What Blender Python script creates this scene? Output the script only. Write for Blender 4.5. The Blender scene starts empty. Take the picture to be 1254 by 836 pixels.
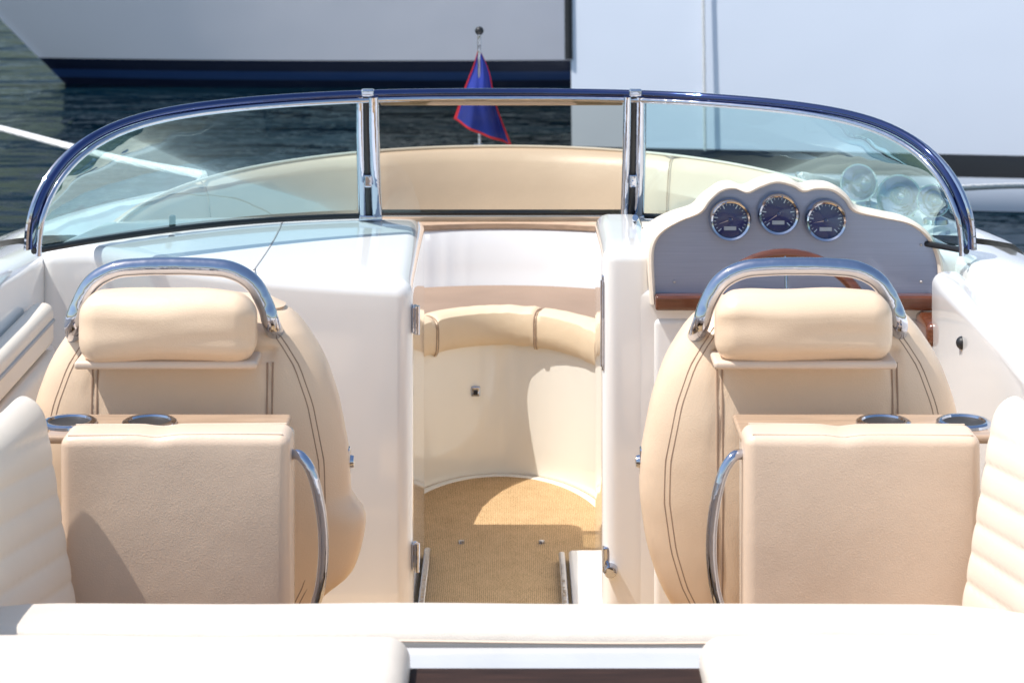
import bpy, bmesh, math, random
from mathutils import Vector, Matrix, noise
random.seed(3)
scene=bpy.context.scene
F=2767.0; EYE=1.7; VH=-212.0; CX=-0.03
def at(u,v,y):
    """image pixel coordinates (u, v) -> world position in metres at depth y"""
    return Vector(((u-627)*y/F, y, EYE-(v-VH)*y/F))  # image pixel coordinates projected out to a chosen depth
def lerp(a,b,t): return a+(b-a)*t
def sstep(a,b,x):
    t=max(0,min(1,(x-a)/(b-a))); return t*t*(3-2*t)
def spline(pts,n=8,closed=False):
    P=[Vector(p) for p in pts]; out=[]; N=len(P)
    rng=range(N) if closed else range(N-1)
    for i in rng:
        if closed: p0,p1,p2,p3=P[i-1],P[i],P[(i+1)%N],P[(i+2)%N]
        else:
            p1,p2=P[i],P[i+1]; p0=P[i-1] if i>0 else p1*2-p2; p3=P[i+2] if i+2<N else p2*2-p1
        for k in range(n):
            t=k/n
            out.append(0.5*((2*p1)+(p2-p0)*t+(2*p0-5*p1+4*p2-p3)*t*t+(3*p1-p0-3*p2+p3)*t**3))
    if not closed: out.append(P[-1].copy())
    return out
# ---------------------------------------------------------------- materials
def new_mat(name):
    m=bpy.data.materials.new(name); m.use_nodes=True
    nt=m.node_tree; b=nt.nodes['Principled BSDF']; return m,nt,b
def pmat(name,col,rough=.5,metal=0,coat=0,var=.06,vscale=6,bump=0,bscale=80,bump2=0,b2scale=9,spec=.5,stretch=None,sheen=0):
    m,nt,b=new_mat(name); N=nt.nodes; L=nt.links
    b.inputs['Roughness'].default_value=rough; b.inputs['Metallic'].default_value=metal
    b.inputs['Coat Weight'].default_value=coat; b.inputs['Coat Roughness'].default_value=.06
    b.inputs['Specular IOR Level'].default_value=spec
    g=N.new('ShaderNodeNewGeometry'); src=g.outputs['Position']
    if stretch:
        mp=N.new('ShaderNodeMapping'); mp.inputs['Scale'].default_value=stretch
        L.new(src,mp.inputs['Vector']); src=mp.outputs['Vector']
    n=N.new('ShaderNodeTexNoise'); n.inputs['Scale'].default_value=vscale; n.inputs['Detail'].default_value=5
    L.new(src,n.inputs['Vector'])
    r=N.new('ShaderNodeValToRGB')
    r.color_ramp.elements[0].position=.3; r.color_ramp.elements[1].position=.7
    r.color_ramp.elements[0].color=tuple(c*(1-var) for c in col)+(1,)
    r.color_ramp.elements[1].color=tuple(min(1,c*(1+var)) for c in col)+(1,)
    L.new(n.outputs['Fac'],r.inputs['Fac']); L.new(r.outputs['Color'],b.inputs['Base Color'])
    rr=N.new('ShaderNodeMapRange'); rr.inputs['To Min'].default_value=rough*.85; rr.inputs['To Max'].default_value=min(1,rough*1.2)
    L.new(n.outputs['Fac'],rr.inputs['Value']); L.new(rr.outputs['Result'],b.inputs['Roughness'])
    prev=None
    for s,sc,d in ((bump,bscale,.002),(bump2,b2scale,.02)):
        if s:
            n2=N.new('ShaderNodeTexNoise'); n2.inputs['Scale'].default_value=sc; n2.inputs['Detail'].default_value=3
            L.new(src,n2.inputs['Vector'])
            bp=N.new('ShaderNodeBump'); bp.inputs['Strength'].default_value=s; bp.inputs['Distance'].default_value=d
            L.new(n2.outputs['Fac'],bp.inputs['Height'])
            if prev: L.new(prev.outputs['Normal'],bp.inputs['Normal'])
            prev=bp
    if prev: L.new(prev.outputs['Normal'],b.inputs['Normal'])
    return m
LEATHER=pmat('tan_leather',(.85,.645,.46),.33,var=.04,vscale=5,bump=.25,bscale=420,bump2=.15,b2scale=7)
LEATHERB=pmat('beige_leather',(.79,.605,.46),.33,var=.04,vscale=5,bump=.25,bscale=420,bump2=.15,b2scale=7)
LEATHERL=pmat('cream_leather',(.88,.78,.66),.36,var=.03,vscale=4,bump=.25,bscale=420,bump2=.12,b2scale=9)
LEATHERW=pmat('pale_leather',(.72,.645,.56),.4,var=.05,vscale=4,bump=.3,bscale=420,bump2=.3,b2scale=9)
TANROLL=pmat('sunny_tan_leather',(.80,.63,.43),.4,var=.04,vscale=4,bump=.3,bscale=420,bump2=.2,b2scale=9)
SEATSHADE=pmat('shaded_seat_leather',(.34,.245,.185),.85,var=.08,vscale=5,bump=.3,bscale=420,bump2=.25,b2scale=9,spec=.1)  # tan leather, with the shade on the seat darkened into its colour
STITCH=pmat('seam_thread',(.40,.27,.19),.7,var=.1)
PIPE=pmat('leather_piping',(.76,.60,.47),.45,var=.05)
GEL=pmat('white_gelcoat',(.93,.925,.91),.08,coat=.9,var=.01,vscale=2,bump2=.03,b2scale=3)
GELC=pmat('cream_gelcoat',(.91,.86,.76),.14,coat=.7,var=.03,vscale=3,bump2=.04,b2scale=4)
SILVER=pmat('silver_grey_sill',(.55,.55,.56),.25,coat=.4,var=.06,vscale=8)
CHROME=pmat('polished_steel',(.50,.54,.64),.05,metal=1,var=.05,bump2=.22,b2scale=14)
SKYCH=pmat('steel_rail_sky_tint',(.03,.06,.20),.06,metal=1,coat=1,var=.15,vscale=5,bump2=.1,b2scale=9)  # stainless rail; the reflected sky is painted in as a navy base
BLACK=pmat('black_rubber',(.012,.013,.016),.45,var=.2)
DARKIN=pmat('dark_interior',(.03,.028,.028),.6,var=.2)
GREY=pmat('grey_vinyl',(.52,.49,.47),.5,var=.05,bump=.2,bscale=300)
TEAK=pmat('varnished_wood',(.13,.04,.018),.22,coat=.7,var=.35,vscale=9,stretch=(1.2,14,14))
TEAKD=pmat('dark_teak',(.035,.018,.014),.7,var=.4,vscale=9,stretch=(1.2,14,14),spec=.2)
TABLE=pmat('tan_wood_top',(.50,.35,.24),.3,coat=.4,var=.18,vscale=9,stretch=(1.2,14,14))
ALU=pmat('brushed_aluminium_panel',(.31,.36,.49),.34,metal=.3,var=.06,vscale=60,stretch=(.12,1,9),bump=.05,bscale=60)
BLUEF=pmat('blue_flag_cloth',(.012,.03,.26),.8,var=.12,vscale=20,bump=.3,bscale=900)
REDF=pmat('red_flag_trim',(.55,.02,.04),.8,var=.1)
ROPE=pmat('white_rope',(.80,.80,.79),.85,var=.12,vscale=60,bump=.5,bscale=500)
DIAL=pmat('gauge_face',(.006,.018,.12),.2,coat=.8,var=.2)
TICK=pmat('gauge_white_marks',(.7,.75,.8),.5,var=.02)
ORANGE=pmat('gauge_needle_pale',(.75,.55,.45),.5,var=.02)
CONC=pmat('quay_concrete',(.60,.59,.57),.85,var=.14,vscale=3,bump=.4,bscale=60)
HILL=pmat('unseen_hillside',(.05,.075,.05),.95,var=.4,vscale=.08,bump=.5,bscale=.3)  # dark green for the added hills behind the yachts
def carpet():
    m,nt,b=new_mat('woven_sisal_floor'); N=nt.nodes; L=nt.links
    g=N.new('ShaderNodeNewGeometry')
    w=N.new('ShaderNodeTexWave'); w.wave_type='BANDS'; w.bands_direction='X'; w.inputs['Scale'].default_value=70; w.inputs['Distortion'].default_value=6; w.inputs['Detail'].default_value=3; w.inputs['Detail Scale'].default_value=3
    n=N.new('ShaderNodeTexNoise'); n.inputs['Scale'].default_value=330; n.inputs['Detail'].default_value=4
    n3=N.new('ShaderNodeTexNoise'); n3.inputs['Scale'].default_value=22; n3.inputs['Detail'].default_value=5
    for q in (w,n,n3): L.new(g.outputs['Position'],q.inputs['Vector'])
    mx=N.new('ShaderNodeMath'); mx.operation='MULTIPLY'; L.new(w.outputs['Fac'],mx.inputs[0]); L.new(n.outputs['Fac'],mx.inputs[1])
    m2=N.new('ShaderNodeMath'); m2.operation='MULTIPLY_ADD'; m2.inputs[1].default_value=.35; L.new(n3.outputs['Fac'],m2.inputs[0]); L.new(mx.outputs[0],m2.inputs[2])
    r=N.new('ShaderNodeValToRGB'); r.color_ramp.elements[0].color=(.40,.24,.10,1); r.color_ramp.elements[0].position=.12
    r.color_ramp.elements[1].color=(.78,.53,.28,1); r.color_ramp.elements[1].position=.60
    L.new(m2.outputs[0],r.inputs['Fac']); L.new(r.outputs['Color'],b.inputs['Base Color']); b.inputs['Roughness'].default_value=.85
    bp=N.new('ShaderNodeBump'); bp.inputs['Strength'].default_value=.4; bp.inputs['Distance'].default_value=.002
    L.new(mx.outputs[0],bp.inputs['Height']); L.new(bp.outputs['Normal'],b.inputs['Normal'])
    return m
CARPET=carpet()
def glass(name,tint,gl=.5):
    m=bpy.data.materials.new(name); m.use_nodes=True; nt=m.node_tree; N=nt.nodes; L=nt.links; N.clear()
    o=N.new('ShaderNodeOutputMaterial'); t=N.new('ShaderNodeBsdfTransparent'); t.inputs['Color'].default_value=tint+(1,)
    s=N.new('ShaderNodeBsdfGlossy'); s.inputs['Roughness'].default_value=.01; s.inputs['Color'].default_value=(.7,.95,1,1)
    f=N.new('ShaderNodeFresnel'); f.inputs['IOR'].default_value=1.45
    n=N.new('ShaderNodeTexNoise'); n.inputs['Scale'].default_value=5; g=N.new('ShaderNodeNewGeometry'); L.new(g.outputs['Position'],n.inputs['Vector'])
    k=N.new('ShaderNodeMath'); k.operation='MULTIPLY'; k.inputs[1].default_value=gl; L.new(f.outputs['Fac'],k.inputs[0])
    bp=N.new('ShaderNodeBump'); bp.inputs['Strength'].default_value=.45; bp.inputs['Distance'].default_value=.012; L.new(n.outputs['Fac'],bp.inputs['Height'])
    L.new(bp.outputs['Normal'],s.inputs['Normal'])
    mx=N.new('ShaderNodeMixShader'); L.new(k.outputs[0],mx.inputs[0]); L.new(t.outputs[0],mx.inputs[1]); L.new(s.outputs[0],mx.inputs[2])
    L.new(mx.outputs[0],o.inputs['Surface']); return m
GLASS=glass('windshield_glass_teal',(.67,.87,.87),.34)
GLASSC=glass('windshield_glass_smoke',(.64,.64,.58),.25)
GLASSD=glass('gauge_glass',(.85,.92,1),1.0)
def hullmat(name,base,bands,rough=.22):
    m,nt,b=new_mat(name); N=nt.nodes; L=nt.links
    g=N.new('ShaderNodeNewGeometry'); sp=N.new('ShaderNodeSeparateXYZ'); L.new(g.outputs['Position'],sp.inputs[0])
    nz=N.new('ShaderNodeTexNoise'); nz.inputs['Scale'].default_value=.8; nz.inputs['Detail'].default_value=6
    L.new(g.outputs['Position'],nz.inputs['Vector'])
    r=N.new('ShaderNodeValToRGB'); r.color_ramp.elements[0].color=tuple(c*.95 for c in base)+(1,); r.color_ramp.elements[1].color=base+(1,)
    L.new(nz.outputs['Fac'],r.inputs['Fac']); cur=r.outputs['Color']
    for z0,z1,c in bands:
        a=N.new('ShaderNodeMath'); a.operation='GREATER_THAN'; a.inputs[1].default_value=z0; L.new(sp.outputs['Z'],a.inputs[0])
        d=N.new('ShaderNodeMath'); d.operation='LESS_THAN'; d.inputs[1].default_value=z1; L.new(sp.outputs['Z'],d.inputs[0])
        p=N.new('ShaderNodeMath'); p.operation='MULTIPLY'; L.new(a.outputs[0],p.inputs[0]); L.new(d.outputs[0],p.inputs[1])
        mx=N.new('ShaderNodeMixRGB'); mx.inputs['Color2'].default_value=c+(1,); L.new(p.outputs[0],mx.inputs['Fac']); L.new(cur,mx.inputs['Color1']); cur=mx.outputs['Color']
    L.new(cur,b.inputs['Base Color']); b.inputs['Roughness'].default_value=rough; b.inputs['Coat Weight'].default_value=.3
    n2=N.new('ShaderNodeTexNoise'); n2.inputs['Scale'].default_value=1.2; L.new(g.outputs['Position'],n2.inputs['Vector'])
    bp=N.new('ShaderNodeBump'); bp.inputs['Strength'].default_value=.25; bp.inputs['Distance'].default_value=.03; L.new(n2.outputs['Fac'],bp.inputs['Height']); L.new(bp.outputs['Normal'],b.inputs['Normal'])
    return m
def watermat():
    m,nt,b=new_mat('harbour_water'); N=nt.nodes; L=nt.links
    b.inputs['Base Color'].default_value=(.001,.010,.018,1); b.inputs['Roughness'].default_value=.03; b.inputs['IOR'].default_value=1.33
    b.inputs['Specular IOR Level'].default_value=.14; b.inputs['Specular Tint'].default_value=(.5,.9,1,1)
    g=N.new('ShaderNodeNewGeometry'); mp=N.new('ShaderNodeMapping'); mp.inputs['Scale'].default_value=(.5,1,1); L.new(g.outputs['Position'],mp.inputs['Vector'])
    n=N.new('ShaderNodeTexNoise'); n.inputs['Scale'].default_value=1.3; n.inputs['Detail'].default_value=4; n.inputs['Distortion'].default_value=.8
    n2=N.new('ShaderNodeTexNoise'); n2.inputs['Scale'].default_value=6; n2.inputs['Detail'].default_value=3
    L.new(mp.outputs[0],n.inputs['Vector']); L.new(mp.outputs[0],n2.inputs['Vector'])
    b1=N.new('ShaderNodeBump'); b1.inputs['Strength'].default_value=1; b1.inputs['Distance'].default_value=.30; L.new(n.outputs['Fac'],b1.inputs['Height'])
    b2=N.new('ShaderNodeBump'); b2.inputs['Strength'].default_value=.9; b2.inputs['Distance'].default_value=.04; L.new(n2.outputs['Fac'],b2.inputs['Height']); L.new(b1.outputs['Normal'],b2.inputs['Normal'])
    L.new(b2.outputs['Normal'],b.inputs['Normal']); return m
WATER=watermat()
# ---------------------------------------------------------------- mesh builder
class MB:
    def __init__(s): s.v=[]; s.f=[]; s.m=[]
    def add(s,v,f,mat=0):
        o=len(s.v); s.v+= [Vector(p) for p in v]
        for q in f: s.f.append([i+o for i in q]); s.m.append(mat)
    def grid(s,rows,mat=0,cu=False,cv=False):
        R=len(rows); C=len(rows[0]); v=[p for r in rows for p in r]; f=[]
        for i in range(R if cv else R-1):
            for j in range(C if cu else C-1):
                a=i*C+j; b=i*C+(j+1)%C; c=((i+1)%R)*C+(j+1)%C; d=((i+1)%R)*C+j; f.append((a,b,c,d))
        s.add(v,f,mat)
    def tube(s,pts,r,n=14,mat=0,closed=False,flat=1.0):
        P=[Vector(p) for p in pts]; N=len(P); rows=[]; up=None
        for i in range(N):
            if closed: t=(P[(i+1)%N]-P[i-1])
            else: t=P[min(i+1,N-1)]-P[max(i-1,0)]
            t.normalize()
            if up is None:
                up=Vector((0,0,1)) if abs(t.z)<.9 else Vector((0,1,0))
            a=up-t*up.dot(t); a.normalize(); up=a; b=t.cross(a)
            rr=r[i] if isinstance(r,(list,tuple)) else r
            rows.append([P[i]+a*math.cos(2*math.pi*k/n)*rr+b*math.sin(2*math.pi*k/n)*rr*flat for k in range(n)])
        s.grid(rows,mat,cu=True,cv=closed)
        if not closed:
            for row,c in ((rows[0],P[0]),(rows[-1],P[-1])):
                s.add(row+[c],[(k,(k+1)%n,n) for k in range(n)],mat)
    def rbox(s,c,size,r,mat=0,n=6,k=4,puff=(0,0,0),fn=None):
        c=Vector(c); h=[x/2 for x in size]; r=min(r,min(h)*.999); bm=bmesh.new()
        def coords(hh):
            i=hh-r; t=[math.tan(math.radians(45*q/k)) for q in range(k+1)]
            L=[-i-r*q for q in reversed(t[1:])]+[lerp(-i,i,q/n) for q in range(n+1)]+[i+r*q for q in t[1:]]
            return L
        C=[coords(x) for x in h]
        for ax in range(3):
            a,b=[q for q in range(3) if q!=ax]
            for sg in (-1,1):
                G=[]
                for p in C[a]:
                    row=[]
                    for q in C[b]:
                        w=[0,0,0]; w[ax]=sg*h[ax]; w[a]=p; w[b]=q
                        w=Vector(w); cl=Vector([max(-(h[z]-r),min(h[z]-r,w[z])) for z in range(3)])
                        d=w-cl
                        if d.length>1e-9: d.normalize()
                        o=cl+d*r
                        for z in range(3):
                            if puff[z]:
                                z1,z2=[e for e in range(3) if e!=z]
                                o[z]+= (o[z]/h[z])*puff[z]*max(0,1-(o[z1]/h[z1])**2)*max(0,1-(o[z2]/h[z2])**2)
                        row.append(bm.verts.new(o))
                    G.append(row)
                for i in range(len(G)-1):
                    for j in range(len(G[0])-1):
                        try: bm.faces.new((G[i][j],G[i+1][j],G[i+1][j+1],G[i][j+1]))
                        except: pass
        bmesh.ops.remove_doubles(bm,verts=bm.verts,dist=1e-5)
        bm.verts.index_update()
        vs=[]
        for v in bm.verts:
            p=v.co+c
            if fn: p=fn(Vector(p))
            vs.append(p)
        s.add(vs,[[v.index for v in f.verts] for f in bm.faces],mat); bm.free()
    def prism(s,outline,ext,mat=0):
        n=len(outline); v=[Vector(p) for p in outline]; w=[p+Vector(ext) for p in v]
        s.add(v+w,[list(range(n)),list(range(2*n-1,n-1,-1))]+[(i,(i+1)%n,n+(i+1)%n,n+i) for i in range(n)],mat)
    def lathe(s,prof,c,axis=(0,0,1),n=32,mat=0):
        q=Vector((0,0,1)).rotation_difference(Vector(axis).normalized()); c=Vector(c)
        rows=[[c+q@Vector((r*math.cos(2*math.pi*k/n),r*math.sin(2*math.pi*k/n),h)) for k in range(n)] for r,h in prof]
        s.grid(rows,mat,cu=True)
    def sphere(s,c,r,mat=0,n=20):
        s.lathe([(r*math.sin(math.pi*i/n)+1e-5,-r*math.cos(math.pi*i/n)) for i in range(n+1)],c,mat=mat,n=n)
WL={}
def finish(mb,name,mats,parent=None,bevel=0,sharp=38,subsurf=0,solid=0,label=None,cat=None,rot=None,doubles=True):
    bm=bmesh.new(); vs=[bm.verts.new(p) for p in mb.v]
    for f,m in zip(mb.f,mb.m):
        try:
            fc=bm.faces.new([vs[i] for i in f]); fc.material_index=m
        except ValueError: pass
    if doubles: bmesh.ops.remove_doubles(bm,verts=bm.verts,dist=2e-5)
    bmesh.ops.recalc_face_normals(bm,faces=bm.faces)
    for f in bm.faces: f.smooth=True
    lo=Vector([min(v.co[i] for v in bm.verts) for i in range(3)]); hi=Vector([max(v.co[i] for v in bm.verts) for i in range(3)])
    c=(lo+hi)/2; c.z=lo.z
    for v in bm.verts: v.co-=c
    me=bpy.data.meshes.new(name); bm.to_mesh(me); bm.free()
    me.set_sharp_from_angle(angle=math.radians(sharp))
    for m in mats: me.materials.append(m)
    o=bpy.data.objects.new(name,me); scene.collection.objects.link(o)
    WL[o.name]=c
    if parent: o.parent=parent; o.location=c-WL[parent.name]
    else: o.location=c
    if solid:
        md=o.modifiers.new('solid','SOLIDIFY'); md.thickness=solid; md.offset=0
    if label: o['label']=label
    if cat: o['category']=cat
    return o
def empty(name,loc,label=None,cat=None,parent=None):
    o=bpy.data.objects.new(name,None); scene.collection.objects.link(o); WL[o.name]=Vector(loc); o.empty_display_size=.1
    if parent: o.parent=parent; o.location=Vector(loc)-WL[parent.name]
    else: o.location=loc
    if label: o['label']=label
    if cat: o['category']=cat
    return o
# ================================================================ MOTORBOAT
boat=empty('motorboat',(CX,4.2,-.35),'open white motorboat with tan leather seats and curved windshield','boat')
WX=-.024; WH=.952   # windshield centre and half width
def ybase(xp): return 5.35-.75*min(1.05,abs(xp)/.945)**2.6
def zbase(xp): return .783+.057*(min(1.05,abs(xp)/.945))**2
def ytop(xp): return 5.22-.62*min(1,abs(xp)/.945)**2.6
def ztop(xp):
    return zbase(xp)+(1.086-zbase(xp))*math.sqrt(max(0,1-(abs(xp)/WH)**12))
def zd(y): return .835 if y<4.4 else .835-.078*(y-4.4)
# ---- hull
mb=MB()
NA=48
def inner_u(a): return Vector((CX+.90*math.cos(a),5.3+1.36*max(0,math.sin(a))**.85,0))
def outer_u(a):
    c=math.cos(a); return Vector((CX+1.13*math.copysign(abs(c)**.8,c),4.85+2.55*max(0,math.sin(a))**1.2,0))
rows=[]
for i in range(NA+1):
    a=math.pi*i/NA; I=inner_u(a)+ (inner_u(a)-Vector((CX,5.3,0)))*.03; O=outer_u(a); z=zd(O.y); zi=zd(I.y)
    zi2=min(zi+.01,.735)
    k=Vector((CX,5.2,0))
    def sc(p,f): return k+(p-k)*f
    row=[]
    row.append(Vector((I.x,I.y,zi2-.2))); row.append(Vector((I.x,I.y,zi2)))
    for t in (.25,.5,.75,.92): p=I.lerp(O,t); row.append(Vector((p.x,p.y,lerp(zi2+.005,z,t)+.012*math.sin(math.pi*t))))
    row.append(Vector((O.x,O.y,z-.015)))
    for f,zz in ((1.01,z-.05),(1.0,z-.12),(.94,.25),(.84,-.1),(.7,-.6)):
        p=sc(O,f); row.append(Vector((p.x,p.y,zz)))
    rows.append(row)
mb.grid(rows)
for s in (-1,1):
    rows=[]
    ys=[1.7,1.72]+[1.8+.2*i for i in range(15)]+[4.75,4.86]
    for y in ys:
        z=zd(y); pr=[(.915,.0),(.915,.34),(.93,.60),(.955,.64),(.955,z-.03),(.962,z-.01),(.98,z),(1.03,z+.004),(1.10,z-.005),(1.13,z-.03),(1.14,z-.06),(1.13,z-.12),(1.06,.25),(.95,-.1),(.8,-.6)]
        rows.append([Vector((CX+s*x,y,zz)) for x,zz in pr])
    mb.grid(rows)
mb.rbox((CX,1.78,.1),(2.24,.12,1.3),.04)
hull=finish(mb,'hull',[GEL],boat,sharp=50)
mb=MB()
path=[Vector((CX+1.145,y,zd(y)-.075)) for y in (1.8,2.6,3.4,4.2,4.8)]
for i in range(2,NA-1):
    a=math.pi*i/NA; O=outer_u(a); path.append(Vector((CX+(O.x-CX)*1.012,5.2+(O.y-5.2)*1.012,zd(O.y)-.07)))
path+=[Vector((CX-1.145,y,zd(y)-.075)) for y in (4.8,4.2,3.4,2.6,1.8)]
mb.tube(path,.016,8)
finish(mb,'rub_rail',[CHROME],boat)
# floor
mb=MB()
mb.add([(CX-.93,1.8,0),(CX+.93,1.8,0),(CX+.93,6.2,0),(CX-.93,6.2,0)],[(0,1,2,3)])
fl=finish(mb,'cockpit_floor',[CARPET],boat,solid=.01)
mb=MB(); mb.rbox((.185,4.98,.014),(.11,.50,.03),.01); finish(mb,'step_plate',[GEL],fl)
mb=MB(); mb.rbox((.115,5.0,.016),(.016,.44,.024),.006); finish(mb,'door_track',[CHROME],fl)
mb=MB(); mb.rbox((-.196,5.0,.016),(.016,.5,.024),.006); finish(mb,'door_track',[CHROME],fl)
for x,y in ((.07,5.35),(-.12,5.35)):
    mb=MB(); mb.lathe([(0,.012),(.007,.011),(.009,0)],(x,y,.0)); finish(mb,'floor_stud',[CHROME],fl)
# ---- consoles
def topwarp(p):
    if p.z>.5:
        xp=p.x-CX; k=sstep(.5,.74,p.z); yb=ybase(xp)
        z=zbase(xp)-.012
        if p.y<yb: z-= .03*min(1,(yb-p.y)/.6)
        else: z-=.09*(p.y-yb)
        p=Vector((p.x,p.y,p.z+(z-.765)*k))
    return p
mb=MB()
mb.rbox((-.603,5.085,.3575),(.788,.67,.815),.035,n=20,k=5,fn=topwarp)
pc=finish(mb,'dash_console',[GEL],boat)
mb=MB()
seam=[]
for y in [4.76+i*.03 for i in range(20)]:
    x=-.545+.015*math.sin((y-4.75)*4); q=topwarp(Vector((x,y,.765))); seam.append(q+Vector((0,0,.0005)))
mb.tube(seam,.0018,6)
finish(mb,'hatch_seam',[GREY],pc)
for z in (.66,.16):
    mb=MB(); mb.rbox((-.205,4.775,z),(.012,.022,.06),.005); mb.tube([(-.2,4.765,z-.03),(-.2,4.765,z+.03)],.006,10)
    finish(mb,'hinge',[CHROME],pc)
mb=MB(); mb.rbox((-.75,4.99,.825),(.014,.012,.035),.004); finish(mb,'antenna_stub',[BLACK],pc)
# helm console
yd=4.70
mb=MB()
mb.rbox((.6,5.06,.3575),(.72,.68,.815),.03,n=16,k=4,fn=topwarp)
mb.rbox((.243,4.94,.39),(.108,.44,.86),.03,n=4,k=5)
mb.rbox((.6,4.78,.33),(.62,.13,.70),.02,n=4)
helm=finish(mb,'helm_console',[GEL],boat)
mb=MB()
mb.rbox((.191,4.745,.66),(.006,.02,.20),.003); mb.tube([(.188,4.735,.57),(.188,4.735,.75)],.003,10)
finish(mb,'hinge',[CHROME],helm)
mb=MB(); mb.rbox((.197,4.738,.17),(.014,.03,.05),.005); mb.lathe([(0,.03),(.012,.028),(.016,.012),(.012,0)],(.205,4.725,.15),axis=(0,-1,0))
finish(mb,'door_latch',[CHROME],helm)
half=[(800,372),(797,330),(798,302),(808,284),(830,270),(856,259),(868,244),(882,232),(898,229),(914,234),(930,227),(950,221),(970,225),(984,232),(1000,229),(1020,231),(1036,242),(1048,257),(1080,265),(1115,273),(1138,290),(1150,315),(1153,345),(1152,372)]
outl=spline([at(u,v,yd) for u,v in half],5)
cen=at(975,330,yd)
mb=MB(); rows=[]
for p in outl:
    d=(p-cen); d.y=0; d.normalize()
    sec=[(-.006,.012),(-.007,.002),(-.005,-.005),(-.001,-.008),(.004,-.005),(.006,.004),(.006,.03),(.002,.08)]
    R=[p+d*a+Vector((0,b,0)) for a,b in sec]
    q=R[-1]; 
    for t in (.25,.5,.75,1):
        yy=lerp(q.y,ybase(q.x-CX)+.0 if ybase(q.x-CX)>q.y+.1 else q.y+.1,t); R.append(Vector((q.x,yy,lerp(q.z,min(q.z,.78),sstep(0,1,t)))))
    rows.append(R)
mb.grid(rows)
hood=finish(mb,'dashboard_hood',[LEATHERL],helm)
mb=MB()
inn=[]
for p in outl:
    d=(p-cen); d.y=0; d.normalize(); inn.append(p-d*.004+Vector((0,.006,0)))
mb.prism(inn,(0,.02,0),0)
finish(mb,'instrument_panel',[ALU],helm)
mb=MB(); b0=at(802,361,yd-.015); b1=at(1148,379,yd-.015)
mb.rbox(((b0.x+b1.x)/2,yd-.012,(b0.z+b1.z)/2),(b1.x-b0.x,.035,b0.z-b1.z),.006,n=10)
finish(mb,'wood_trim',[TEAK],helm)
mb=MB(); mb.rbox((.862,4.63,.672),(.05,.14,.05),.015,n=5)
finish(mb,'throttle_box',[TEAK],helm)
def gauge(u,v,r,k):
    c=at(u,v,yd-.004); mb=MB()
    mb.lathe([(r*.84,-.002),(r*.86,-.012),(r*.95,-.015),(r*1.02,-.010),(r*1.05,.004)],c,axis=(0,1,0),mat=0,n=40)
    mb.lathe([(0.0001,0),(r*.88,0)],c,axis=(0,1,0),mat=1,n=40)
    for i in range(21):
        a=math.radians(225-270*i/20); big=i%4==0; r0=r*(.60 if big else .70); r1=r*.80
        d=Vector((math.cos(a),0,math.sin(a))); t=Vector((-d.z,0,d.x))*(.0010 if big else .0005); o=Vector((0,-.0015,0))
        mb.add([c+d*r0+t+o,c+d*r0-t+o,c+d*r1-t+o,c+d*r1+t+o],[(0,1,2,3)],2)
    a=math.radians(k); d=Vector((math.cos(a),0,math.sin(a))); t=Vector((-d.z,0,d.x))*.0013; o=Vector((0,-.003,0))
    mb.add([c-d*r*.12+t+o,c-d*r*.12-t+o,c+d*r*.66+o],[(0,1,2)],3)
    mb.lathe([(0,-.006),(.004,-.005),(.005,0)],c,axis=(0,1,0),mat=1,n=14)
    z=c.z-r*.42; mb.add([(c.x-r*.3,c.y-.0015,z-.004),(c.x+r*.3,c.y-.0015,z-.004),(c.x+r*.3,c.y-.0015,z+.004),(c.x-r*.3,c.y-.0015,z+.004)],[(0,1,2,3)],4)
    mb.lathe([(0.0001,-.013),(r*.4,-.0122),(r*.85,-.009)],c,axis=(0,1,0),mat=5,n=40)
    finish(mb,'gauge',[CHROME,DIAL,TICK,ORANGE,GREY,GLASSD],helm,doubles=False)
gauge(894,269,.0425,200); gauge(953,262,.0425,215); gauge(1011,270,.0425,190)
for u,v in ((826,345),(1128,345),(1128,300)):
    mb=MB(); mb.lathe([(0,-.004),(.002,-.003),(.003,0)],at(u,v,yd+.004),axis=(0,1,0),n=12); finish(mb,'panel_screw',[GREY],helm)
wc=Vector((.545,4.44,.700)); tilt=math.radians(62)
def wp(a,r): 
    return wc+Vector((math.cos(a)*r,math.sin(a)*r*math.cos(tilt),math.sin(a)*r*math.sin(tilt)))
mb=MB(); mb.tube([wp(2*math.pi*i/48,.165) for i in range(48)],.012,12,closed=True)
sw=finish(mb,'steering_wheel',[TEAK],helm)
mb=MB()
for a in (90,210,330):
    mb.tube([wp(math.radians(a),.03),wp(math.radians(a),.16)],.010,10,flat=.4)
ax=Vector((0,-math.sin(tilt),math.cos(tilt)))
mb.lathe([(0,.02),(.025,.017),(.04,.005),(.042,-.01),(.02,-.02)],wc,axis=ax)
mb.tube([wc-ax*.02,wc-ax*.25],.02,14)
finish(mb,'wheel_spoke',[CHROME],sw)
mb=MB(); mb.tube([(.872,4.33,.66),(.860,4.30,.69),(.852,4.27,.72)],[.010,.008,.008],12); mb.sphere((.852,4.27,.725),.013,mat=1)
mb.rbox((.876,4.34,.65),(.024,.07,.06),.01)
finish(mb,'throttle_lever',[CHROME,BLACK],helm)
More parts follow.
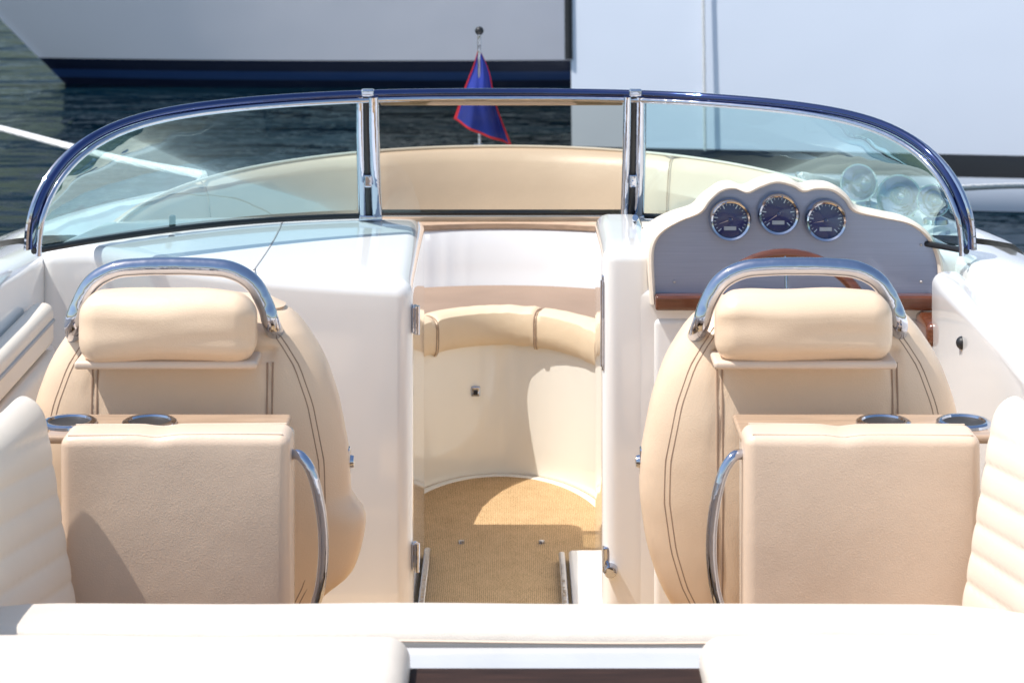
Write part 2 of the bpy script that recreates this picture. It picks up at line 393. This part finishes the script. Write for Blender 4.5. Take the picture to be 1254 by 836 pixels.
# ---- windshield
mb=MB()
T=[math.radians(-90+180*i/96) for i in range(97)]
mb.tube([Vector((WX+WH*math.sin(t),ytop(WH*math.sin(t)),ztop(WH*math.sin(t)))) for t in T],.0100,14)
ws=finish(mb,'windshield',[SKYCH],boat)
mb=MB()
mb.tube([Vector((WX+(WH-.013)*math.sin(t),ytop(WH*math.sin(t))-.006,ztop(WH*math.sin(t))-.013)) for t in T],.0065,10)
finish(mb,'frame_lip',[CHROME],ws)
for sg in (-1,1):
    mb=MB(); mb.tube([Vector((WX+(WH+.010)*math.sin(t),ytop(WH*math.sin(t))-.010,ztop(WH*math.sin(t))-.000)) for t in T if math.sin(t)*sg>.8],.006,8)
    finish(mb,'frame_lip',[CHROME],ws)
def pane(x0,x1,mat,n=40):
    rows=[]
    for i in range(n+1):
        xp=lerp(x0,x1,i/n)
        B=Vector((WX+xp,ybase(xp),zbase(xp)+.004)); Tt=Vector((WX+xp,ytop(xp),ztop(xp)))
        rows.append([B.lerp(Tt,j/10)+Vector((0,-.02*math.sin(math.pi*j/10),0)) for j in range(11)])
    mb=MB(); mb.grid(rows); return finish(mb,'glass_pane',[mat],ws)
pane(-.948,-.325,GLASS); pane(-.29,.29,GLASSC,12); pane(.325,.948,GLASS)
for x0,x1 in ((-.948,-.32),(.32,.948)):
    mb=MB()
    mb.tube([Vector((WX+lerp(x0,x1,i/40),ybase(lerp(x0,x1,i/40))-.004,zbase(lerp(x0,x1,i/40))-.002)) for i in range(41)],.0065,8)
    finish(mb,'rubber_seal',[BLACK],ws)
mb=MB(); mb.tube([Vector((WX-.29,5.35,.787)),Vector((WX+.29,5.35,.787))],.007,8); finish(mb,'rubber_seal',[BLACK],ws)
mb=MB(); mb.rbox((WX,5.352,.772),(.58,.028,.012),.004,n=4); finish(mb,'wood_sill',[TABLE],ws)
mb=MB(); mb.rbox((WX,5.225,1.062),(.56,.014,.012),.004,n=4); finish(mb,'wood_header',[TABLE],ws)
for s in (-1,1):
    xp=s*.307; mb=MB()
    for dx,rx,m,dy in ((-.019,.010,0,0),(.014,.013,0,0),(-.004,.009,1,.002)):
        p0=Vector((WX+xp+dx,ybase(xp)-.008+dy,zbase(xp)-.01)); p1=Vector((WX+xp+dx*.9,ytop(xp)-.006+dy,ztop(xp)-.004))
        mb.tube([p0,p0.lerp(p1,.25)+Vector((0,-.013,0)),p0.lerp(p1,.5)+Vector((0,-.019,0)),p0.lerp(p1,.75)+Vector((0,-.013,0)),p1],rx,12,mat=m)
    mb.rbox((WX+xp,ybase(xp)-.01,.785),(.055,.035,.014),.005)
    mb.rbox((WX+xp,ytop(xp)-.006,1.090),(.030,.02,.018),.005)
    p=Vector((WX+xp-.002,lerp(ybase(xp),ytop(xp),.35)-.034,.88)); mb.rbox(p,(.018,.012,.03),.004)
    if s>0: mb.tube([(WX+xp,5.30,.79),(WX+xp-.005,5.12,.80),(WX+xp-.01,5.0,.835)],.007,10)
    finish(mb,'windshield_post',[CHROME,BLACK],ws)
# ---- bow lounge
mb=MB()
def U(a,hx,hy,y0=5.3): return Vector((CX+hx*math.cos(a),y0+hy*max(0,math.sin(a))**.85,0))
AA=[math.pi*i/72 for i in range(73)]
A2=[math.pi*i/400 for i in range(401)]
rows=[[U(a,.30,.625)+Vector((0,0,z)) for z in (0,.006,.1,.2,.30,.37)] for a in AA]
mb.grid(rows)
mb.grid([[U(a,.295,.62)+Vector((0,0,.006)),U(a,.275,.60)+Vector((0,0,.006)),U(a,.27,.595)+Vector((0,0,.0))] for a in AA])
def pl(a): return .0022*abs(math.sin(a*30+2.8*math.sin(a*7)))**3*(.5+.5*math.sin(a*11))
mb.grid([[U(a,.84,1.10)+Vector((0,0,.36)),U(a,.85-pl(a),1.12-pl(a))+Vector((0,0,.40)),U(a,.855-pl(a),1.13-pl(a))+Vector((0,0,.45)),U(a,.862-pl(a),1.15-pl(a))+Vector((0,0,.52)),U(a,.865,1.16)+Vector((0,0,.545)),U(a,.87,1.18)+Vector((0,0,.555))] for a in A2],1)
mb.grid([[U(a,.30,.625)+Vector((0,0,.33)),U(a,.88,1.2)+Vector((0,0,.33))] for a in AA])
lounge=finish(mb,'lounge_seat',[GELC,GEL],boat)
mb=MB()
mb.grid([[U(a,.868,1.17)+Vector((0,0,.548)),U(a,.862,1.16)+Vector((0,0,.553)),U(a,.862,1.16)+Vector((0,0,.566)),U(a,.87,1.18)+Vector((0,0,.573)),U(a,.90,1.27)+Vector((0,0,.575))] for a in AA])
finish(mb,'ledge_trim',[TABLE],lounge)
def cush(a,k):
    pr=[(.315,.635,.344),(.292,.608,.346),(.284,.598,.358),(.281,.594,.382),(.281,.594,.414),(.286,.599,.431),(.302,.614,.441),(.335,.648,.442),(.360,.674,.434),(.368,.684,.40)]
    w=noise.noise(Vector((a*9,1,3)))*.003
    return [U(a,x,y)+Vector((0,0,z-k*.007+w)) for x,y,z in pr]
mb=MB(); rows=[]
seams=[.55,1.25,2.18,2.7]
for a in [math.pi*i/150 for i in range(151)]:
    d=min(abs(a-s) for s in seams); k=math.exp(-(d/.02)**2); rows.append(cush(a,k*1.3))
mb.grid(rows)
for s in seams:
    for ds in (-.010,.010):
        mb.tube([p+Vector((0,-.0008,.001)) for p in spline(cush(s+ds,1)[1:9],4)],.0015,5,mat=1)
finish(mb,'seat_roll',[TANROLL,STITCH],lounge)
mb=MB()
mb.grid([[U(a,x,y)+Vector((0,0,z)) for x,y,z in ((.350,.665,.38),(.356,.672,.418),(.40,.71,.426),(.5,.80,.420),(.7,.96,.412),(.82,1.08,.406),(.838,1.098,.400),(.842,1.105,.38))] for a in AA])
finish(mb,'seat_cushion',[SEATSHADE],lounge)
mb=MB()
seams=[.5,1.0,2.0,2.65]
rows=[]
for a in [math.pi*i/150 for i in range(151)]:
    d=min(abs(a-s) for s in seams); k=math.exp(-(d/.018)**2)*.006
    pr=[(.87,1.20,.577),(.862,1.235,.585),(.868,1.27,.65),(.880,1.30,.72),(.890,1.325,.745),(.905,1.35,.757),(.93,1.385,.752),(.94,1.41,.735),(.945,1.42,.70)]
    rows.append([U(a,x+k,y+k)+Vector((0,0,z-k)) for x,y,z in pr])
mb.grid(rows)
for a0 in seams:
    mb.tube([U(a0,x-.001,y-.001)+Vector((0,0,z)) for x,y,z in ((.862,1.235,.585),(.868,1.27,.65),(.880,1.30,.72),(.890,1.325,.745),(.905,1.35,.756))],.0016,5,mat=1)
mb.tube([U(a,.905,1.35)+Vector((0,0,.760)) for a in AA],.004,8,mat=2)
finish(mb,'backrest',[LEATHERB,STITCH,LEATHERL],lounge)
mb=MB(); c=U(math.pi/2,.29,.61)+Vector((-.065,-.002,.225)); 
mb.rbox(c,(.024,.010,.026),.003); mb.rbox(c+Vector((0,-.005,-.002)),(.012,.006,.012),.002,mat=1)
finish(mb,'latch',[CHROME,BLACK],lounge)
# ---- helm seats
def seat(cx,side):
    D=709.0; sx=cx+(.018 if side<0 else .012)
    zs=[.27,.30,.34,.378,.442,.527,.597,.696,.76,.795,.83,.852,.864,.868]
    ww=[.19,.215,.238,.257,.276,.288,.286,.266,.243,.221,.196,.170,.145,.11]
    def W(z):
        for i in range(len(zs)-1):
            if z<=zs[i+1]: 
                t=(z-zs[i])/(zs[i+1]-zs[i]); return lerp(ww[i],ww[i+1],t)
        return ww[-1]
    def dep(z): return .075*min(1,math.sqrt(max(.02,(.872-z)/.06)))*(1 if z>.33 else .8)+.012
    def yc(z): return 3.985+.03*((z-.55)/.3)**2
    def wr(x,z): return noise.noise(Vector((x*7+cx*5,z*5,2)))*.004+noise.noise(Vector((x*4+cx*9,z*22,7)))*.0012*sstep(.45,.6,z)
    def surf(x,z,off=.0):
        w=W(z); q=min(.999,abs(x)/w); return Vector((sx+x,yc(z)-dep(z)*(1-q**2.8)**(1/2.8)-off+wr(x,z),z))
    mb=MB(); rows=[]
    zz=[]
    for i in range(len(zs)-1):
        for k in range(6): zz.append(lerp(zs[i],zs[i+1],k/6))
    zz.append(zs[-1])
    def Ws(z): return sum(W(min(.868,max(.27,z+d))) for d in (-.02,-.01,0,.01,.02))/5 if z<.85 else W(z)
    NK=96
    for z in zz:
        w=Ws(z); d=dep(z); row=[]
        for k in range(NK):
            a=2*math.pi*k/NK; c=math.cos(a); s=math.sin(a)
            x=w*math.copysign(abs(c)**(2/2.8),c); y=d*math.copysign(abs(s)**(2/2.8),s)
            g=0
            if s<0:
                g=wr(x,z)
                if .3<z<.79: g+=math.exp(-((abs(x)-.152)/.008)**2)*.005
                g+=math.exp(-((z-.785)/.012)**2)*.006*(1 if abs(x)<.16 else 0)
            if side<0 and x>.2: x+= .034*math.exp(-((z-.435)/.078)**6)*sstep(.2,.27,x)
            row.append(Vector((sx+x,yc(z)+y+g,z)))
        rows.append(row)
    mb.grid(rows,0,cu=True)
    mb.add(rows[-1],[list(range(NK))]); mb.add(rows[0],[list(range(NK))])
    for s in (-1,1):
        for off in (-.0045,.0045):
            mb.tube([surf(s*(.152+off),z,-.0025) for z in [.31+.02*i for i in range(24)]],.0018,5,mat=1)
            mb.tube([surf(s*min(W(z)-.01,(W(z)-.045+off)),z,-.0006) for z in [.30+.015*i for i in range(36)]],.0014,5,mat=1)
    st=finish(mb,'helm_seat',[LEATHER,STITCH],boat,sharp=60)
    mb=MB()
    def hf(p):
        n=noise.noise(Vector((p.x*10,p.y*9,p.z*10+cx*7)))*.005+noise.noise(Vector((p.x*6,p.y*20,p.z*40+cx*3)))*.0018
        e=abs(p.x-cx)/.15
        return Vector((p.x,p.y-.0+n,p.z+n*.8-.006*e**4))
    mb.rbox((cx,3.880,.845),(.298,.090,.113),.034,n=22,k=5,puff=(.003,.006,.005),fn=hf)
    mb.rbox((cx,3.885,.783),(.312,.08,.014),.006,n=8,mat=1)
    finish(mb,'headrest',[LEATHER,PIPE],st)
    pts=[(-126,425),(-122,400),(-114,376),(-98,349),(-72,334),(-40,330),(0,329),(40,330),(72,334),(98,349),(114,376),(122,400),(126,425)]
    P=[Vector((cx+dx/D,3.925,EYE-(v-VH)/D)) for i,(dx,v) in enumerate(pts)]
    P[0].y+=.05; P[-1].y+=.05
    mb=MB(); mb.tube(spline(P,6),.0155,18)
    finish(mb,'grab_rail',[CHROME],st)
    mb=MB()
    mb.rbox((cx,4.24,.415),(.50,.40,.15),.05,n=10,k=4,puff=(0,0,.02))
    mb.rbox((cx,4.40,.40),(.48,.12,.14),.055,n=8,k=4)
    finish(mb,'seat_cushion',[LEATHER],st)
    mb=MB(); mb.lathe([(.17,0),(.165,.02),(.06,.035),(.055,.32),(.12,.345)],(cx,4.2,.005)); finish(mb,'pedestal',[CHROME],st)
    s=-side
    mb=MB(); mb.rbox((sx+s*.281,3.99,.58),(.012,.026,.05),.004); mb.lathe([(0,.008),(.010,.007),(.012,0)],(sx+s*.286,3.99,.58),axis=(s,0,0),mat=0)
    finish(mb,'hinge',[CHROME],st)
seat(-.590,-1); seat(.500,1)
# ---- cabinets behind the seats
def cabinet(x0,x1,t0,t1,cups,s):
    cx=(x0+x1)/2; w=x1-x0
    mb=MB()
    mb.rbox((cx,3.725,.35),(w-.02,.15,.69),.012,n=3)
    cab=finish(mb,'storage_cabinet',[GELC],boat)
    mb=MB()
    def pf(p):
        n=noise.noise(Vector((p.x*5+s*3,p.y*4,p.z*5)))*.004
        top=sstep(.66,.735,p.z)
        return Vector((p.x+n*.3,p.y+n,p.z+n*.4-.004*top*math.exp(-((p.x-cx+.03)/.02)**2)))
    mb.rbox((cx,3.63,.40),(w,.085,.665),.017,n=26,k=4,puff=(.002,.008,.003),fn=pf)
    mb.tube([pf(Vector((cx-w/2+.012+(w-.024)*i/24,3.599,.7322))) for i in range(25)],.0018,6,mat=1)
    mb.tube([pf(Vector((cx-w/2+.012+(w-.024)*i/24,3.664,.7315))) for i in range(25)],.0018,6,mat=1)
    finish(mb,'cushion_panel',[LEATHERB,PIPE],cab)
    mb=MB()
    mb.rbox(((t0+t1)/2,3.748,.702),(t1-t0,.14,.014),.006,n=6)
    finish(mb,'tabletop',[TABLE],cab)
    for c in cups:
        mb=MB()
        mb.lathe([(.034,.002),(.036,.006),(.041,.0065),(.045,.004),(.046,.0)],(c,3.752,.7095),mat=0,n=36)
        mb.lathe([(.0001,.0008),(.030,.0012),(.035,.003)],(c,3.752,.7095),mat=1,n=36)
        finish(mb,'cup_holder',[CHROME,DARKIN],cab)
    xe=x1 if s<0 else x0; sg=1 if s<0 else -1
    pts=[(0,3.64,.69),(.016*sg,3.63,.688),(.034*sg,3.625,.66),(.048*sg,3.622,.60),(.052*sg,3.62,.54),(.046*sg,3.62,.48),(.030*sg,3.625,.43),(.01*sg,3.64,.40),(0,3.65,.39)]
    mb=MB(); mb.tube(spline([Vector((xe+a,b,c)) for a,b,c in pts],6),.0085,12); finish(mb,'hand_rail',[CHROME],cab)
cabinet(-.718,-.354,-.762,-.372,(-.735,-.602),-1)
cabinet(.371,.746,.372,.786,(.617,.750),1)
# ---- side coaming cushions (channelled)
for s in (-1,1):
    mb=MB(); OX=CX+(.0 if s<0 else .082)
    def cf(p,s=s):
        inn=sstep(-.03,.02,(p.x-OX)*-s+.75)
        ch=abs(math.sin(math.pi*(p.z-.05-.14*(3.6-p.y))/.046))**.3
        y=p.y; x=p.x
        lean=(.80-p.z)*.16
        x-= s*(lean*inn + .006*ch*inn*sstep(.80,.75,p.z)*sstep(3.58,3.52,p.y) ) 
        x+= s*.06*max(0,3.58-y)*inn
        return Vector((x,y,p.z-.03*(1-inn)))
    mb.rbox((OX+s*.82,3.07,.46),(.23,1.0,.70),.035,n=130,k=5,fn=cf)
    finish(mb,'coaming_cushion',[LEATHERL],boat,sharp=70)
    mb=MB()
    if s<0:
        mb.rbox((CX+s*.925,4.15,.69),(.05,.9,.09),.02,n=10)
        mb.rbox((CX+s*.915,4.15,.50),(.05,.9,.28),.02,n=10)
        mb.tube([(CX+s*.899,3.72,.70),(CX+s*.899,4.58,.70)],.004,8,mat=1)
        finish(mb,'gunwale_padding',[LEATHERL,GREY],boat)
    else:
        mb.rbox((CX+s*.915,4.13,.59),(.07,.94,.42),.028,n=10)
        finish(mb,'gunwale_moulding',[GEL],boat)
# ---- aft bulkhead beam, sun pads and deck strip
mb=MB()
def bf(p):
    n=noise.noise(Vector((p.x*3,p.y*3,p.z*3)))*.003
    return Vector((p.x,p.y-.10*sstep(.62,1.0,abs(p.x-CX)),p.z+n-.012*sstep(.6,1,abs(p.x-CX))))
mb.rbox((CX,3.125,.473),(1.9,.120,.275),.022,n=40,k=5,puff=(0,.0,.003),fn=bf)
mb.tube([bf(Vector((CX-.9+1.8*i/60,3.066,.594))) for i in range(61)],.0020,5,mat=1)
finish(mb,'bench_backrest',[LEATHERW,PIPE],boat,sharp=70)
for x0,x1 in ((-1.0,-.132),(.243,.95)):
    mb=MB()
    def sf(p):
        n=noise.noise(Vector((p.x*4,p.y*4,1)))*.004; return Vector((p.x,p.y,p.z+n))
    mb.rbox(((x0+x1)/2,2.480,.592),(x1-x0,.96,.115),.030,n=24,k=6,puff=(0,0,.003),fn=sf)
    finish(mb,'sun_pad',[LEATHERW,PIPE],boat,sharp=70)
mb=MB()
mb.rbox((CX,2.988,.576),(1.9,.135,.034),.008,n=4)
mb.rbox((CX,2.3,.29),(1.9,1.2,.5),.02,n=4)
finish(mb,'engine_cover',[SILVER],boat)
mb=MB(); mb.rbox((.055,2.943,.594),(.40,.008,.010),.002,n=3); finish(mb,'trim_strip',[CHROME],boat)
mb=MB()
for i in range(6):
    mb.rbox((.055,2.905-.068*i,.598),(.40,.064,.02),.003,n=3)
finish(mb,'walkway_planks',[TEAKD],boat)
# ---- flagstaff
fs=at(587,190,7.25)
mb=MB(); top=at(587,40,7.25); mb.tube([Vector((fs.x,7.25,.50)),top],.006,12); mb.lathe([(.03,0),(.028,.01),(.012,.02),(.010,.06)],(fs.x,7.25,zd(7.25)-.03))
mb.rbox(at(586,180,7.25),(.03,.012,.02),.003)
staff=finish(mb,'flagstaff',[CHROME],boat)
mb=MB(); mb.sphere(at(587,38,7.25),.014); finish(mb,'finial',[BLACK],staff)
mb=MB(); rows=[]
NR,NC=44,40
Lp=spline([at(586,58,7.25),at(580,80,7.25),at(569,108,7.25),at(555,148,7.25)],12)
Rp=spline([at(588,62,7.25),at(599,88,7.25),at(608,130,7.25),at(628,182,7.25)],12)
def samp(L,t):
    q=t*(len(L)-1); i=min(int(q),len(L)-2); return L[i].lerp(L[i+1],q-i)
for i in range(NR+1):
    t=i/NR; a=samp(Lp,t); b=samp(Rp,t); row=[]
    for j in range(NC+1):
        s=j/NC; p=a.lerp(b,s)
        p.y+= .035*math.sin(s*7+t*2)*t + .014*math.sin(s*15+1)*t
        row.append(p)
    rows.append(row)
mb.grid(rows)
for i,f in enumerate(mb.f):
    r=i//NC; c=i%NC
    if c<2 or c>NC-3 or r>NR-2: mb.m[i]=1
finish(mb,'flag',[BLUEF,REDF],staff,solid=.0015)
# ---- deck horns
def horn(c,axis,r,l):
    c=Vector(c); mb=MB(); A=Vector(axis).normalized()
    pr=[(.0001,-.03),(r*.28,-.028),(r*.33,.0),(r*.34,l*.3),(r*.45,l*.7),(r*.75,l*.93),(r,l),(r*1.05,l+.004),(r*.96,l+.004),(r*.70,l*.93),(r*.4,l*.7),(r*.0001,l*.5)]
    mb.lathe(pr,c-A*l,axis=axis,n=36)
    q=c-A*l*.7; zz=zd(q.y)+.02
    mb.tube([q,Vector((q.x,q.y,zz))],.009,12)
    mb.lathe([(.030,-.005),(.028,.006),(.012,.012)],(q.x,q.y,zz))
    finish(mb,'deck_horn',[CHROME],boat)
horn(at(1052,224,5.5),(-.35,-1,.15),.044,.15)
horn(at(1101,241,5.3),(-.25,-1,.15),.050,.15)
horn(at(1143,246,5.12),(-.25,-1,.15),.036,.12)
for s in (-1,1):
    mb=MB(); c=Vector((CX+s*.83,6.25,zd(6.25)+.012))
    mb.tube([c+Vector((0,-.07,.025)),c+Vector((0,.07,.025))],.008,10); mb.tube([c+Vector((0,-.025,-.01)),c+Vector((0,-.02,.025))],.007,8); mb.tube([c+Vector((0,.025,-.01)),c+Vector((0,.02,.025))],.007,8)
    finish(mb,'mooring_cleat',[CHROME],boat)
# ================================================================ ropes
def rope(pts,r,label):
    P=spline(pts,30); L=[0]
    for i in range(1,len(P)): L.append(L[-1]+(P[i]-P[i-1]).length)
    n=int(L[-1]/(r*.9)); n=min(n,900); mb=MB()
    Q=[];j=0
    for i in range(n+1):
        d=L[-1]*i/n
        while j<len(L)-2 and L[j+1]<d: j+=1
        Q.append(P[j].lerp(P[j+1],(d-L[j])/max(1e-9,L[j+1]-L[j])))
    for k in range(3):
        S=[]
        for i,q in enumerate(Q):
            t=(Q[min(i+1,n)]-Q[max(i-1,0)]).normalized(); a=Vector((0,0,1)) if abs(t.z)<.9 else Vector((1,0,0)); a=(a-t*a.dot(t)).normalized(); b=t.cross(a)
            an=2*math.pi*k/3+L[-1]*i/n/(r*7)*2*math.pi
            S.append(q+(a*math.cos(an)+b*math.sin(an))*r*.5)
        mb.tube(S,r*.56,6)
    return finish(mb,'mooring_rope',[ROPE],None,label=label,cat='rope',doubles=False)
rope([(-.845,6.2,.745),(-1.25,7.1,.66),(-2.04,9.0,.50),(-2.7,10.6,.36),(-3.3,12.0,.27)],.012,'white twisted mooring rope stretched from motorboat over the water')
rope([(.80,6.25,.735),(1.2,7.1,.56),(2.04,9.0,.27),(2.6,10.0,.09),(3.2,11.0,-.07)],.011,'white twisted mooring rope running from motorboat to a buoy')
def hull_y(x,z):   # outer face of the square-sterned yacht
    k=max(0,(z+.35)/2.25); return 14.15-(x-.52)*.105-1.95*.955*(1-.20*k**1.3)
rope([(1.045,hull_y(1.04,z)-.035,z) for z in (1.9,1.4,1.0,.6,.3,-.05)],.009,'thin rope hanging down the side of the white yacht')
mb=MB(); mb.lathe([(.0001,-1.2),(.14,-1.2),(.14,.35),(.12,.42),(.0001,.43)],(-3.32,12.03,0)); finish(mb,'mooring_pile',[TEAKD],None,label='round dark wooden mooring pile standing in the water',cat='mooring pile')
mb=MB(); mb.sphere((3.2,11.0,-.3),.2); mb.tube([(3.2,11,-.12),(3.2,11,-.05)],.03,12); finish(mb,'mooring_buoy',[pmat('buoy_orange',(.7,.2,.04),.5)],None,label='round orange mooring buoy floating beside the white yacht',cat='buoy')
# ================================================================ yachts
def yacht(name,label,org,yaw,length,B,bow_first,sheer,mat,ent,rake,trim=None):
    cs,sn=math.cos(yaw),math.sin(yaw); org=Vector(org)
    def w(x,y,z): return Vector((org.x+x*cs-y*sn,org.y+x*sn+y*cs,z))
    root=empty(name,w(length/2,0,-.35),label,'yacht')
    def hb(x):
        if bow_first: return B*(1-math.exp(-x/ent))
        t=x/length; return B*(.93+.07*min(1,t*4))*(1-max(0,(t-.5)/.5)**2.4)
    def flr(z,x):
        k=(z+.35)/(sheer+.35)
        if bow_first: f=1.02-.06*max(0,k)
        else: f=1-.20*max(0,k)**1.3
        if z<-.35: f*=.75 if z<-.8 else .92
        return f
    zs=[-1.0,-.6,-.35,-.2,-.05,.1,.3,.5,.7,.9,1.1,1.5,sheer]
    mb=MB(); rows=[]; N=60
    for i in range(N+1):
        x=length*(i/N)**(1.6 if bow_first else 1.0)
        b=hb(x); r=[]
        for sgn in (-1,1):
            for z in (reversed(zs) if sgn<0 else zs):
                xr=x - rake*(z+.35)*math.exp(-x/1.6) if bow_first else x-rake*(z+.35)*max(0,1-x/2)
                r.append(w(xr,sgn*max(.012,b*flr(z,x)),z))
        rows.append(r)
    mb.grid(rows)
    n=len(rows[0]); 
    mb.add(rows[0],[list(range(n))]); mb.add(rows[-1],[list(range(n))])
    finish(mb,'hull',[mat],root,sharp=45)
    mb=MB(); rr=[]
    for i in range(N+1):
        a=rows[i][0]; b=rows[i][-1]; rr.append([a.lerp(b,j/6)+Vector((0,0,.06*math.sin(math.pi*j/6)-.02)) for j in range(7)])
    mb.grid(rr); finish(mb,'deck',[GELC],root)
    mb=MB(); L=length
    def cf(p): return w(p.x,p.y,p.z)
    x0,x1=(.3*L,.75*L) if bow_first else (.2*L,.62*L)
    mb.rbox(((x0+x1)/2,0,sheer+.30),(x1-x0,B*1.2,.75),.18,n=6,fn=cf)
    cab=finish(mb,'cabin',[GEL],root)
    for sgn in (-1,1):
        for k in range(4):
            mb=MB(); mb.rbox((lerp(x0,x1,.2+.2*k),sgn*B*.602,sheer+.36),((x1-x0)*.13,.02,.2),.008,fn=cf); finish(mb,'window',[BLACK],cab)
    for sgn in (-1,1):
        mb=MB(); top=[]
        for i in range(4,N-3,5):
            q=rows[i][0] if sgn<0 else rows[i][-1]; q=q.lerp(rows[i][-1] if sgn<0 else rows[i][0],.04)
            mb.tube([q,q+Vector((0,0,.65))],.012,8); top.append(q+Vector((0,0,.65)))
        mb.tube(top,.008,6)
        finish(mb,'guard_rail',[CHROME],root)
    if trim:
        mb=MB(); 
        e=[w(-rake*(z+.35)-.012,-B*.93*flr(z,0)-.004,z) for z in (.42,.6,.9,1.2,1.5,sheer)]
        mb.tube(e,.022,8); finish(mb,'corner_fender_strip',[trim],root)
    return root
LH=hullmat('grey_white_hull_paint',(.99,.95,.97),[(-5,-.135,(.010,.014,.035)),(-.29,-.225,(.02,.05,.14))])
RH=hullmat('white_hull_paint',(.82,.88,1.0),[(-.17,-.05,(.006,.01,.025)),(-5,-.345,(.012,.015,.03))])
yacht('moored_yacht','pale grey yacht hull with navy waterline stripes and raked bow',(-3.56,18.0,0),math.radians(14.0),14,1.9,True,1.75,LH,4.0,.95)
yw=math.radians(-6.0)
yacht('moored_yacht','large bright white yacht with square stern and dark stripe',(.52,14.15,0),yw,13,1.95,False,1.9,RH,4.0,.02,trim=BLACK)
# ================================================================ setting
mb=MB(); mb.add([(-700,-300,0),(700,-300,0),(700,1200,0),(-700,1200,0)],[(0,1,2,3)]); wt=finish(mb,'water',[WATER]); wt.location.z=-.35; wt['kind']='structure'
mb=MB(); mb.rbox((0,-6,-.6),(60,13,1.2),.04); q=finish(mb,'quay',[CONC]); q['kind']='structure'
mb=MB(); rows=[]
for i in range(81):
    x=-600+15*i; h=48+30*noise.noise(Vector((x*.006,0,4)))+10*noise.noise(Vector((x*.03,3,0)))
    rows.append([Vector((x,260+220*t,-1+h*math.sin(min(1,t*1.2)*math.pi/2)+3*noise.noise(Vector((x*.05,t*9,1))))) for t in (0,.1,.2,.35,.5,.7,1)])
mb.grid(rows); h=finish(mb,'unseen_hills',[HILL]); h['kind']='structure'  # unseen ridge, added so the water reflects something dark
# ================================================================ light
to=Vector((-.46,-.09,.90)).normalized()
el=math.asin(to.z); az=math.atan2(to.x,to.y)
w=bpy.data.worlds.new('World'); scene.world=w; w.use_nodes=True; nt=w.node_tree
sk=nt.nodes.new('ShaderNodeTexSky'); sk.sky_type='NISHITA'; sk.sun_disc=False; sk.sun_elevation=el; sk.sun_rotation=az; sk.air_density=1.4; sk.dust_density=1.2; sk.ozone_density=1.0
bg=nt.nodes['Background']; bg.inputs['Strength'].default_value=.15; nt.links.new(sk.outputs['Color'],bg.inputs['Color'])
sd=bpy.data.lights.new('sun','SUN'); sd.energy=5; sd.angle=math.radians(.5); sd.color=(1,.96,.90)
so=bpy.data.objects.new('sun',sd); scene.collection.objects.link(so); so.rotation_euler=to.to_track_quat('Z','Y').to_euler(); so.location=(0,0,10)
# ================================================================ camera
cd=bpy.data.cameras.new('camera'); cam=bpy.data.objects.new('camera',cd); scene.collection.objects.link(cam); scene.camera=cam
cam.location=(0,0,EYE); cam.rotation_euler=(math.radians(90),0,0)
cd.sensor_width=36; cd.lens=36*F/1254; cd.shift_y=-(418-VH)/1254; cd.clip_end=3000; cd.clip_start=.05
cd.dof.use_dof=True; cd.dof.focus_distance=4.3; cd.dof.aperture_fstop=9
scene.view_settings.view_transform='Standard'; scene.view_settings.look='None'; scene.view_settings.exposure=0
